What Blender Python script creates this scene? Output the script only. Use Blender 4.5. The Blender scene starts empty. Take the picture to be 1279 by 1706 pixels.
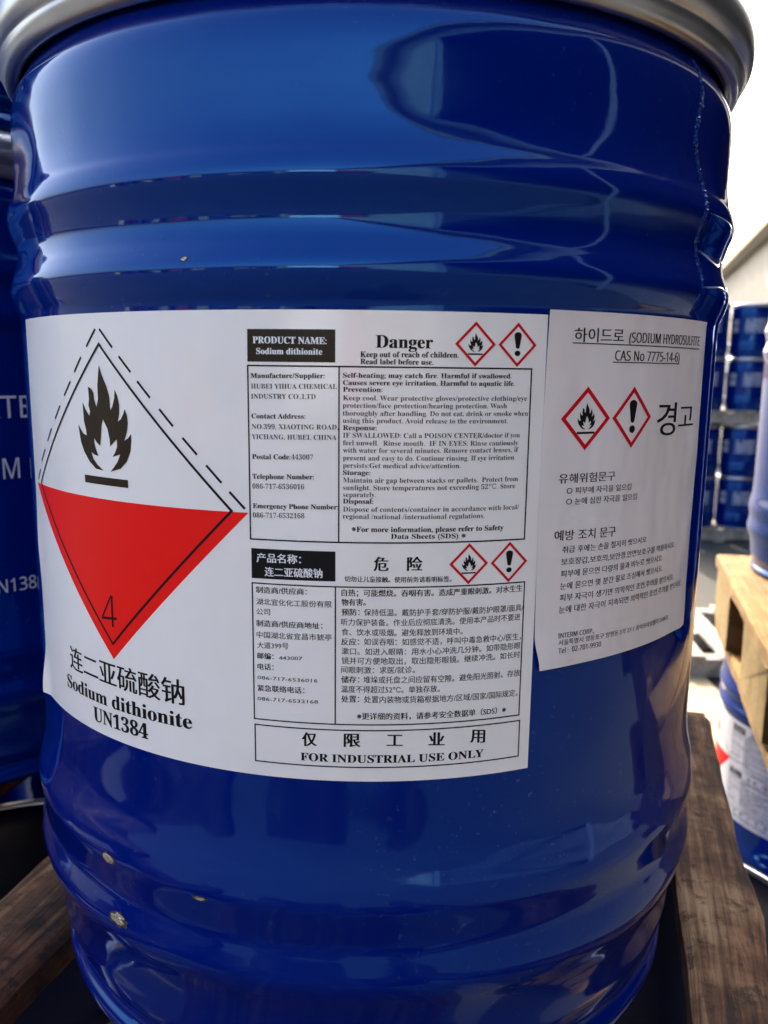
import bpy, bmesh, math, random
from mathutils import Vector, Matrix, noise

sc = bpy.context.scene
COL = sc.collection
random.seed(7)
R = 0.18                       # drum radius, metres
BASE = 1.196                   # height of the deck the photographed drum stands on
EYE = BASE + 0.3096            # camera height

# ------------------------------------------------------------------ camera
cam = bpy.data.cameras.new('camera')
cam_ob = bpy.data.objects.new('camera', cam)
COL.objects.link(cam_ob)
sc.camera = cam_ob
PITCH, ROLL, YAW = math.radians(9.919), math.radians(0.693), math.radians(0.9855)


def ray(x, y):
    cr, sr = math.cos(ROLL), math.sin(ROLL)
    a, b = x * cr + y * sr, x * sr - y * cr
    cp, sp = math.cos(PITCH), math.sin(PITCH)
    yy, zz = cp + b * sp, -sp + b * cp
    cy, sy = math.cos(YAW), math.sin(YAW)
    return Vector((a * cy + yy * sy, -a * sy + yy * cy, zz))


fwd = ray(0, 0)
right = ray(1, 0) - fwd
up = -(ray(0, 1) - fwd)
m = Matrix((right, up, -fwd)).transposed().to_4x4()
m.translation = Vector((0, -0.46544, EYE))
cam_ob.matrix_world = m
cam.sensor_fit = 'VERTICAL'
cam.sensor_height = 36.0
cam.lens = 1351.3 / 1706 * 36
cam.clip_start, cam.clip_end = 0.02, 600
cam.dof.use_dof = True
cam.dof.focus_distance = 0.33
cam.dof.aperture_fstop = 14.0

# ------------------------------------------------------------------ daylight
SUN_AZ, SUN_EL = -6.0, 38.0        # degrees; azimuth clockwise from +Y
world = bpy.data.worlds.new('World')
sc.world = world
world.use_nodes = True
wn = world.node_tree
sky = wn.nodes.new('ShaderNodeTexSky')
sky.sky_type = 'NISHITA'
sky.sun_disc = False
sky.sun_elevation = math.radians(SUN_EL)
sky.sun_rotation = math.radians(SUN_AZ)
sky.air_density = 1.0
sky.dust_density = 6.0
sky.ozone_density = 1.0
wn.links.new(sky.outputs[0], wn.nodes['Background'].inputs[0])
wn.nodes['Background'].inputs[1].default_value = 0.15
sun = bpy.data.lights.new('sun', 'SUN')
sun.energy = 2.0
sun.angle = math.radians(0.5)
sun.color = (1.0, 0.90, 0.74)
sun_ob = bpy.data.objects.new('sun', sun)
COL.objects.link(sun_ob)
sd = Vector((math.sin(math.radians(SUN_AZ)) * math.cos(math.radians(SUN_EL)),
             math.cos(math.radians(SUN_AZ)) * math.cos(math.radians(SUN_EL)), math.sin(math.radians(SUN_EL))))
sun_ob.rotation_euler = sd.to_track_quat('Z', 'Y').to_euler()
sc.view_settings.view_transform = 'Standard'
sc.view_settings.look = 'None'
sc.view_settings.exposure = 2.22
sc.view_settings.gamma = 1.0
sc.cycles.max_bounces = 8
sc.cycles.caustics_reflective = False
sc.cycles.caustics_refractive = False

# ------------------------------------------------------------------ materials
def new_mat(name):
    mt = bpy.data.materials.new(name)
    mt.use_nodes = True
    nt = mt.node_tree
    return mt, nt, nt.nodes['Principled BSDF']


def N(nt, kind, **kw):
    n = nt.nodes.new(kind)
    for k, v in kw.items():
        setattr(n, k, v)
    return n


def noise_tex(nt, scale, detail=4, rough=0.5, coords='Object', stretch=None):
    tc = N(nt, 'ShaderNodeTexCoord')
    nz = N(nt, 'ShaderNodeTexNoise')
    nz.inputs['Scale'].default_value = scale
    nz.inputs['Detail'].default_value = detail
    nz.inputs['Roughness'].default_value = rough
    if stretch:
        mp = N(nt, 'ShaderNodeMapping')
        mp.inputs['Scale'].default_value = stretch
        nt.links.new(tc.outputs[coords], mp.inputs[0])
        nt.links.new(mp.outputs[0], nz.inputs['Vector'])
    else:
        nt.links.new(tc.outputs[coords], nz.inputs['Vector'])
    return nz


def ramp(nt, src, stops):
    r = N(nt, 'ShaderNodeValToRGB')
    cr = r.color_ramp
    while len(cr.elements) < len(stops):
        cr.elements.new(0.5)
    for e, (p, c) in zip(cr.elements, stops):
        e.position = p
        e.color = (c[0], c[1], c[2], 1)
    nt.links.new(src, r.inputs[0])
    return r


def bump(nt, bs, src, strength, dist):
    b = N(nt, 'ShaderNodeBump')
    b.inputs['Strength'].default_value = strength
    b.inputs['Distance'].default_value = dist
    nt.links.new(src, b.inputs['Height'])
    nt.links.new(b.outputs[0], bs.inputs['Normal'])
    return b


def mat_paint(name, col):
    mt, nt, bs = new_mat(name)
    bs.inputs['Base Color'].default_value = (*col, 1)
    bs.inputs['IOR'].default_value = 1.8
    bs.inputs['Specular Tint'].default_value = (0.15, 0.50, 1, 1)
    nz = noise_tex(nt, 9.0, 3)
    mr = N(nt, 'ShaderNodeMapRange')
    mr.inputs['From Min'].default_value = 0.3
    mr.inputs['From Max'].default_value = 0.8
    mr.inputs['To Min'].default_value = 0.035
    mr.inputs['To Max'].default_value = 0.09
    nt.links.new(nz.outputs[0], mr.inputs[0])
    nt.links.new(mr.outputs[0], bs.inputs['Roughness'])
    dn = noise_tex(nt, 420.0, 2, 0.5)
    big = noise_tex(nt, 7.0, 4, 0.6)
    am = N(nt, 'ShaderNodeMath', operation='MULTIPLY')
    r1 = ramp(nt, dn.outputs[0], [(0.66, (0, 0, 0)), (0.74, (1, 1, 1))])
    r2 = ramp(nt, big.outputs[0], [(0.45, (0, 0, 0)), (0.75, (0.5, 0.5, 0.5))])
    nt.links.new(r1.outputs[0], am.inputs[0])
    nt.links.new(r2.outputs[0], am.inputs[1])
    mx = N(nt, 'ShaderNodeMixRGB')
    mx.inputs[1].default_value = (*col, 1)
    mx.inputs[2].default_value = (0.10, 0.12, 0.20, 1)
    nt.links.new(am.outputs[0], mx.inputs[0])
    nt.links.new(mx.outputs[0], bs.inputs['Base Color'])
    n2 = noise_tex(nt, 260.0, 2)
    bump(nt, bs, n2.outputs[0], 0.012, 0.001)
    return mt


def mat_flat(name, col, rough=0.5, metallic=0.0, vary=0.0, scale=30.0, bstr=0.0, spec=None):
    mt, nt, bs = new_mat(name)
    bs.inputs['Roughness'].default_value = rough
    bs.inputs['Metallic'].default_value = metallic
    if spec is not None:
        bs.inputs['Specular IOR Level'].default_value = spec
    if vary:
        nz = noise_tex(nt, scale, 5, 0.6)
        rp = ramp(nt, nz.outputs[0], [(0.3, [c * (1 - vary) for c in col]), (0.7, [min(1, c * (1 + vary)) for c in col])])
        nt.links.new(rp.outputs[0], bs.inputs['Base Color'])
        if bstr:
            bump(nt, bs, nz.outputs[0], bstr, 0.002)
    else:
        bs.inputs['Base Color'].default_value = (*col, 1)
    return mt


def mat_label(name, col, crease=0.35, coat=0.6):
    mt, nt, bs = new_mat(name)
    bs.inputs['Roughness'].default_value = 0.4
    bs.inputs['Coat Weight'].default_value = coat
    bs.inputs['Coat Roughness'].default_value = 0.14
    nz = noise_tex(nt, 14, 5, 0.6)
    rp = ramp(nt, nz.outputs[0], [(0.3, [c * 0.965 for c in col]), (0.7, col)])
    nt.links.new(rp.outputs[0], bs.inputs['Base Color'])
    n2 = noise_tex(nt, 22, 3, 0.5, stretch=(1, 1, 0.45))
    bump(nt, bs, n2.outputs[0], crease, 0.008)
    return mt


def mat_wood(name, dark, mid, light, grain_axis, dirt=0.0):
    mt, nt, bs = new_mat(name)
    bs.inputs['Roughness'].default_value = 0.8
    st = [10, 10, 10]
    st[grain_axis] = 0.5
    g = noise_tex(nt, 16, 9, 0.7, stretch=tuple(st))
    g.inputs['Distortion'].default_value = 0.6
    blot = noise_tex(nt, 20, 6, 0.65)
    mix = N(nt, 'ShaderNodeMath', operation='MULTIPLY_ADD')
    nt.links.new(g.outputs[0], mix.inputs[0])
    mix.inputs[1].default_value = 0.55
    hm = N(nt, 'ShaderNodeMath', operation='MULTIPLY')
    nt.links.new(blot.outputs[0], hm.inputs[0])
    hm.inputs[1].default_value = 0.5
    nt.links.new(hm.outputs[0], mix.inputs[2])
    rp = ramp(nt, mix.outputs[0], [(0.42, dark), (0.52, mid), (0.62, light)])
    out = rp.outputs[0]
    if dirt:
        st2 = noise_tex(nt, 6.5, 5, 0.6)
        r2 = ramp(nt, st2.outputs[0], [(0.42, (1, 1, 1)), (0.58, (0.62, 0.36, 0.24))])
        r3 = ramp(nt, noise_tex(nt, 75, 6, 0.7).outputs[0], [(0.36, (0.25, 0.2, 0.17)), (0.46, (1, 1, 1))])
        for r in (r2, r3):
            mx = N(nt, 'ShaderNodeMixRGB', blend_type='MULTIPLY')
            mx.inputs[0].default_value = dirt
            nt.links.new(out, mx.inputs[1])
            nt.links.new(r.outputs[0], mx.inputs[2])
            out = mx.outputs[0]
    nt.links.new(out, bs.inputs['Base Color'])
    bump(nt, bs, mix.outputs[0], 1.0, 0.010)
    return mt


M_BLUE = mat_paint('blue_enamel', (0.0001, 0.009, 0.145))
M_LID = mat_flat('shaded_lid_paint', (0.0008, 0.002, 0.012), 0.6, vary=0.3, scale=25, spec=0.08)  # shade of the gaps under the pallets is put into the lid colour
M_PAPER = mat_label('label_paper', (0.84, 0.80, 0.76))
M_PAPER2 = mat_label('label_paper_matt', (0.78, 0.71, 0.68), 0.6, 0.2)
M_INK = mat_flat('black_ink', (0.006, 0.006, 0.007), 0.5, spec=0.12)
M_INKB = mat_flat('glare_tinted_ink', (0.026, 0.016, 0.007), 0.4, vary=0.3, scale=40, spec=0.15)  # brown tint paints the warm glare on the flame and name panel
M_RED = mat_flat('red_ink', (0.85, 0.010, 0.008), 0.35, spec=0.15)
M_RED2 = mat_flat('crimson_ink', (0.55, 0.002, 0.01), 0.45, spec=0.12)
M_WHITE = mat_flat('white_print', (0.78, 0.78, 0.78), 0.4)
M_STENCIL = mat_flat('white_stencil', (0.55, 0.58, 0.66), 0.45)
M_RING = mat_flat('galvanised_ring', (0.47, 0.48, 0.50), 0.28, 0.85, vary=0.08, scale=60)
M_CHIP = mat_flat('bare_steel', (0.60, 0.50, 0.36), 0.22, 1.0, vary=0.5, scale=900, bstr=0.8)
M_CHIPD = mat_flat('chipped_primer', (0.035, 0.03, 0.022), 0.7, vary=0.5, scale=700)
M_WOOD = mat_wood('dirty_pallet_wood', (0.03, 0.011, 0.004), (0.165, 0.074, 0.028), (0.40, 0.245, 0.125), 1, 0.9)
M_WOODX = mat_wood('dirty_pallet_wood_cross', (0.03, 0.011, 0.004), (0.165, 0.074, 0.028), (0.40, 0.245, 0.125), 0, 0.9)
M_PINE = mat_wood('fresh_pine', (0.18, 0.085, 0.012), (0.26, 0.135, 0.024), (0.33, 0.19, 0.042), 1)
M_PINEX = mat_wood('fresh_pine_cross', (0.18, 0.115, 0.032), (0.26, 0.175, 0.058), (0.32, 0.23, 0.085), 0)
M_GREYW = mat_wood('weathered_grey_wood', (0.16, 0.14, 0.11), (0.33, 0.30, 0.25), (0.46, 0.42, 0.36), 1)


# ------------------------------------------------------------------ object helpers
def link(name, me, parent=None, mat=None):
    o = bpy.data.objects.new(name, me)
    COL.objects.link(o)
    if mat is not None and me is not None and not me.materials:
        me.materials.append(mat)
    if parent is not None:
        o.parent = parent
    return o


def mesh(name, vs, fs, mat=None, smooth=False):
    me = bpy.data.meshes.new(name)
    me.from_pydata([tuple(v) for v in vs], [], fs)
    me.update()
    if mat is not None:
        me.materials.append(mat)
    if smooth:
        me.polygons.foreach_set('use_smooth', [True] * len(me.polygons))
    return me


def tag(o, label=None, cat=None, group=None, kind=None):
    if label: o['label'] = label
    if cat: o['category'] = cat
    if group: o['group'] = group
    if kind: o['kind'] = kind
    return o


def thing(name, loc, rz=0.0, **kw):
    o = bpy.data.objects.new(name, None)
    o.empty_display_size = 0.1
    COL.objects.link(o)
    o.location = loc
    o.rotation_euler = (0, 0, rz)
    return tag(o, **kw)


def copy_tree(o, parent=None):
    c = o.copy()
    COL.objects.link(c)
    c.parent = parent
    for ch in list(o.children):
        copy_tree(ch, c)
    return c


def box_mesh(name, x0, x1, y0, y1, z0, z1, mat, bev=0.002, rough=0.0):
    bm = bmesh.new()
    bmesh.ops.create_cube(bm, size=1)
    for v in bm.verts:
        v.co = Vector(((x0 + x1) / 2 + v.co.x * (x1 - x0), (y0 + y1) / 2 + v.co.y * (y1 - y0), (z0 + z1) / 2 + v.co.z * (z1 - z0)))
    if bev:
        bmesh.ops.bevel(bm, geom=list(bm.edges), offset=bev, segments=1, affect='EDGES', profile=0.5)
    if rough:
        for v in bm.verts:
            v.co += Vector((random.uniform(-1, 1), random.uniform(-1, 1), random.uniform(-.3, .3))) * rough
    me = bpy.data.meshes.new(name)
    bm.to_mesh(me)
    bm.free()
    me.materials.append(mat)
    return me


def rough_board(name, x0, x1, y0, y1, z0, z1, mat, axis=1, amp=0.002, seed=0):
    """a plank with worn, slightly wavy edges and ragged ends"""
    n = 28
    vs, fs = [], []
    L0, L1 = (y0, y1) if axis == 1 else (x0, x1)
    W0, W1 = (x0, x1) if axis == 1 else (y0, y1)
    for i in range(n + 1):
        f = L0 + (L1 - L0) * i / n
        a = noise.noise(Vector((f * 14, seed * 3.1, 0))) * amp * 2
        b = noise.noise(Vector((f * 14, seed * 3.1, 7))) * amp * 2
        e = noise.noise(Vector((f * 30, seed, 3))) * amp * 0.5
        c = 0.004 + abs(noise.noise(Vector((f * 40, seed, 5)))) * amp * 1.5
        prof = [(W0 + a, z0), (W1 + b, z0), (W1 + b, z1 - c), (W1 + b - c, z1 + e - .0005), ((W0 + W1) / 2, z1 + e * .4), (W0 + a + c, z1 + e - .0005), (W0 + a, z1 - c)]
        for k, (w, z) in enumerate(prof):
            l = f
            if i in (0, n):
                l += noise.noise(Vector((w * 60, seed, i))) * 0.012
            vs.append((w, l, z) if axis == 1 else (l, w, z))
    k = 7
    for i in range(n):
        for j in range(k):
            q = (i * k + j, i * k + (j + 1) % k, (i + 1) * k + (j + 1) % k, (i + 1) * k + j)
            fs.append(q if axis == 1 else q[::-1])
    fs.append(tuple(range(k))[::-1] if axis == 1 else tuple(range(k)))
    fs.append(tuple(n * k + j for j in range(k)) if axis == 1 else tuple(n * k + j for j in range(k))[::-1])
    return mesh(name, vs, fs, mat)


# ------------------------------------------------------------------ drum geometry
# outline of the drum wall in units of R, measured from the eye level of the photograph
ZS = 1.72


def spline(pts, n):
    out = []
    P = [pts[0]] + pts + [pts[-1]]
    for i in range(1, len(P) - 2):
        p0, p1, p2, p3 = P[i - 1], P[i], P[i + 1], P[i + 2]
        for k in range(n):
            t = k / n
            out.append(tuple(0.5 * ((2 * p1[a]) + (-p0[a] + p2[a]) * t + (2 * p0[a] - 5 * p1[a] + 4 * p2[a] - p3[a]) * t * t
                                    + (-p0[a] + 3 * p1[a] - 3 * p2[a] + p3[a]) * t ** 3) for a in (0, 1)))
    out.append(pts[-1])
    return out


WALL = spline([(0.935, -1.70), (0.955, -1.715), (0.968, -1.70), (0.968, -1.675), (0.955, -1.655), (0.952, -1.64), (0.965, -1.61), (0.978, -1.56),
               (0.984, -1.50), (0.992, -1.45), (1.004, -1.405), (1.020, -1.36), (1.026, -1.325), (1.020, -1.285), (1.013, -1.245), (1.017, -1.205),
               (1.024, -1.165), (1.026, -1.14), (1.020, -1.10), (1.010, -1.055), (1.003, -1.01), (1.0, -0.95), (1.0, -0.86)], 5)
WALL = WALL + [(1.0, -0.86 + (0.11 + 0.86) * i / 24) for i in range(1, 24)] + spline(
    [(1.0, 0.110), (1.002, 0.128), (1.009, 0.147), (1.019, 0.180), (1.0195, 0.200), (1.012, 0.224), (1.003, 0.248), (0.999, 0.270), (1.0, 0.290), (1.008, 0.320),
     (1.018, 0.349), (1.0195, 0.368), (1.014, 0.392), (1.005, 0.417), (0.998, 0.455), (0.996, 0.50), (0.9965, 0.55), (0.996, 0.60), (0.990, 0.640), (0.974, 0.672), (0.962, 0.70), (0.962, 0.76)], 5)
RING = spline([(0.970, 0.695), (0.985, 0.690), (1.000, 0.697), (1.008, 0.712), (1.012, 0.722), (1.014, 0.732), (1.022, 0.742), (1.032, 0.762), (1.034, 0.790),
               (1.030, 0.812), (1.020, 0.832), (1.006, 0.848), (0.990, 0.858), (0.972, 0.862), (0.955, 0.855), (0.948, 0.835)], 4)


def lathe(name, prof, segs, mat, dent=None, smooth=True):
    vs, fs = [], []
    for r, z in prof:
        for j in range(segs):
            th = 2 * math.pi * j / segs
            rr = r * R
            zz = (z + ZS) * R
            if dent:
                rr += dent(th if th < math.pi else th - 2 * math.pi, z)
            vs.append((rr * math.sin(th), -rr * math.cos(th), zz))
    for i in range(len(prof) - 1):
        for j in range(segs):
            fs.append((i * segs + j, i * segs + (j + 1) % segs, (i + 1) * segs + (j + 1) % segs, (i + 1) * segs + j))
    return mesh(name, vs, fs, mat, smooth)


def sm(x, a, b):
    t = max(0.0, min(1.0, (x - a) / (b - a)))
    return t * t * (3 - 2 * t)


def dent_main(th, z):
    """small unevenness of the pressed sheet, none under the labels"""
    if -0.90 <= z <= 0.14: return 0.0
    w = max(sm(z, 0.14, 0.30), 1 - sm(z, -1.05, -0.90))
    d = 0.00050 * noise.noise(Vector((th * 2.6, z * 3.0, 1.7)))
    d += 0.00022 * noise.noise(Vector((th * 9.0, z * 8.0, 4.7)))
    # side-wall buckles beside the seam and near the left edge
    d -= 0.0011 * math.exp(-((th + 0.98) / 0.09) ** 2 - ((z - 0.42) / 0.10) ** 2)
    d -= 0.0007 * math.exp(-((th - 0.66) / 0.06) ** 2 - ((z - 0.22) / 0.05) ** 2)
    d -= 0.0006 * math.exp(-((th - 0.62) / 0.04) ** 2 - ((z - 0.40) / 0.04) ** 2)
    return d * w


def wall_r(z):
    if -0.86 <= z <= 0.11: return 1.0
    for (r0, z0), (r1, z1) in zip(WALL[6:], WALL[7:]):
        if z0 <= z <= z1:
            return r0 + (r1 - r0) * (z - z0) / max(1e-9, z1 - z0)
    return 1.0


def on_wall(s, t, off=0.0):
    """point on the drum wall; s millimetres along the girth, t millimetres above eye level of the photo"""
    th = s / 180.0
    z = t / 180.0
    r = wall_r(z) * R + dent_main(th, z) + off
    return Vector((r * math.sin(th), -r * math.cos(th), (z + ZS) * R))


def curl(s, t):
    """lift of the big label off the wall: the bottom left corner has come loose"""
    d = 0.0045 * sm(-s, 176, 191) * sm(-t, 128, 152)
    d += 0.0006 * math.exp(-((s + 186) / 5) ** 2 - ((t + 80) / 14) ** 2)
    return d


def curl2(s, t):
    d = 0.00035
    d += 0.00055 * (0.5 + 0.5 * noise.noise(Vector((s * 0.045 + t * 0.03, t * 0.012, 3.3))))
    d += 0.0010 * sm(-t, 96, 113) * sm(90 - s, 0, 26)
    d += 0.0007 * math.exp(-((s - 160) / 5) ** 2) * (0.5 + 0.5 * math.sin(t * 0.16))
    return d


def wrap(s, t, layer, fn, t_curl=True):
    d = fn(s, t) if fn else 0.0
    return on_wall(s, t, 0.00013 + d + layer * 0.00011)


def sheet(name, s0, s1, t0, t1, mat, fn, step=3.0, edge=None):
    ns, nt_ = max(1, round((s1 - s0) / step)), max(1, round((t1 - t0) / step))
    vs, fs = [], []
    for lay in (0, -1):
        for i in range(ns + 1):
            for j in range(nt_ + 1):
                u, v = i / ns, j / nt_
                s, t = s0 + (s1 - s0) * u, t0 + (t1 - t0) * v
                if edge: s, t = edge(s, t, u, v)
                vs.append(wrap(s, t, lay, fn))
    n = (ns + 1) * (nt_ + 1)
    for i in range(ns):
        for j in range(nt_):
            a = i * (nt_ + 1) + j
            b = a + nt_ + 1
            fs.append((a, b, b + 1, a + 1))
            fs.append((n + a, n + a + 1, n + b + 1, n + b))
    rim = [j for j in range(nt_ + 1)] + [i * (nt_ + 1) + nt_ for i in range(1, ns + 1)] + [ns * (nt_ + 1) + j for j in range(nt_ - 1, -1, -1)] + [i * (nt_ + 1) for i in range(ns - 1, 0, -1)]
    m0 = len(vs)                       # the cut edge has vertices of its own, so it shades as an edge
    vs += [vs[i] for i in rim] + [vs[n + i] for i in rim]
    k = len(rim)
    for i in range(k):
        j = (i + 1) % k
        fs.append((m0 + i, m0 + k + i, m0 + k + j, m0 + j))
    return mesh(name, vs, fs, mat, True)


# ------------------------------------------------------------------ lettering
def sans(s):
    o = ''
    for ch in s:
        if 'A' <= ch <= 'Z': o += chr(0x1D5A0 + ord(ch) - 65)
        elif 'a' <= ch <= 'z': o += chr(0x1D5BA + ord(ch) - 97)
        elif '0' <= ch <= '9': o += chr(0x1D7E2 + ord(ch) - 48)
        else: o += ch
    return o


def serif(s):
    o = ''
    for ch in s:
        if 'A' <= ch <= 'Z': o += chr(0x1D400 + ord(ch) - 65)
        elif 'a' <= ch <= 'z': o += chr(0x1D41A + ord(ch) - 97)
        elif '0' <= ch <= '9': o += chr(0x1D7CE + ord(ch) - 48)
        else: o += ch
    return o


TYPE = bpy.data.objects.new('type', bpy.data.curves.new('type', 'FONT'))


class Print:
    """collects flat printed shapes in (s, t, layer) and wraps them on the wall as one mesh"""

    def __init__(self):
        self.v, self.f = [], []

    def add(self, vs, fs, layer):
        n = len(self.v)
        self.v += [(x, y, layer) for x, y in vs]
        self.f += [tuple(n + i for i in f) for f in fs]

    def poly(self, pts, layer, cut=5.0):
        bm = bmesh.new()
        f = bm.faces.new([bm.verts.new((x, y, 0)) for x, y in pts])
        f.normal_update()
        if f.normal.z < 0: f.normal_flip()
        bmesh.ops.triangulate(bm, faces=[f])
        self._cut(bm, cut)
        self._take(bm, layer)

    def _cut(self, bm, cut):
        if not cut: return
        xs = [v.co.x for v in bm.verts]
        x = min(xs) + cut
        while x < max(xs) - 0.2:
            bmesh.ops.bisect_plane(bm, geom=bm.verts[:] + bm.edges[:] + bm.faces[:], plane_co=(x, 0, 0), plane_no=(1, 0, 0))
            x += cut

    def _take(self, bm, layer):
        bm.verts.index_update()
        self.add([(v.co.x, v.co.y) for v in bm.verts], [tuple(v.index for v in f.verts) for f in bm.faces], layer)
        bm.free()

    def stroke(self, pts, w, layer, closed=False, cut=5.0):
        n = len(pts)
        segs = range(n if closed else n - 1)
        for i in segs:
            a, b = Vector(pts[i]), Vector(pts[(i + 1) % n])
            d = (b - a).normalized()
            p = Vector((-d.y, d.x)) * (w / 2)
            if closed or i > 0: a = a - d * (w / 2)
            if closed or i < n - 2: b = b + d * (w / 2)
            self.poly([a + p, a - p, b - p, b + p], layer + 0.02 * (i % 2), cut)

    def text(self, body, style, s0, t0, s1, t1, h, layer, cut=None):
        cjk = style[0] == 'C'
        off = {'SR': -0.003, 'SB': 0.0, 'G4': -0.012, 'CR': 0.0, 'GB': -0.004}.get(style[:2], 0.0)
        cu = TYPE.data
        cu.body = {'S': serif, 'G': sans}.get(style[0], str)(body)
        cu.resolution_u = 3 if h > 3 else 2
        cu.offset = off
        me = bpy.data.meshes.new_from_object(TYPE)
        xs = [v.co.x for v in me.vertices]
        if not xs: return
        x0, x1 = min(xs), max(xs)
        if cjk and body[-1] in '。，：，；': x1 += 0.35
        size = h / (0.93 if cjk else 0.68)
        base = 0.085 * size if cjk else 0.0
        bold = {'CB': 0.045, 'CH': 0.07, 'CM': 0.035, 'CR': 0.015, 'GB': 0.05, 'SB': 0.035}.get(style[:2], 0.0)
        for dx in ([-bold / 2, bold / 2] if bold else [0.0]):
            bm = bmesh.new()
            vm = []
            k = (s1 - s0) / (x1 - x0)
            for v in me.vertices:
                u = (v.co.x - x0) / (x1 - x0)
                vm.append(bm.verts.new((s0 + (s1 - s0) * u + dx * abs(size), t0 + (t1 - t0) * u + base + v.co.y * size, 0)))
            for p in me.polygons:
                try: bm.faces.new([vm[i] for i in p.vertices])
                except ValueError: pass
            self._cut(bm, cut)
            self._take(bm, layer + (0.03 if dx > 0 else 0))
        bpy.data.meshes.remove(me)

    def build(self, name, mat, parent, fn, wrapfn=None):
        w = wrapfn or (lambda s, t, l: wrap(s, t, l, fn))
        me = mesh(name, [w(*p) for p in self.v], self.f, mat)
        return link(name, me, parent)

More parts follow.
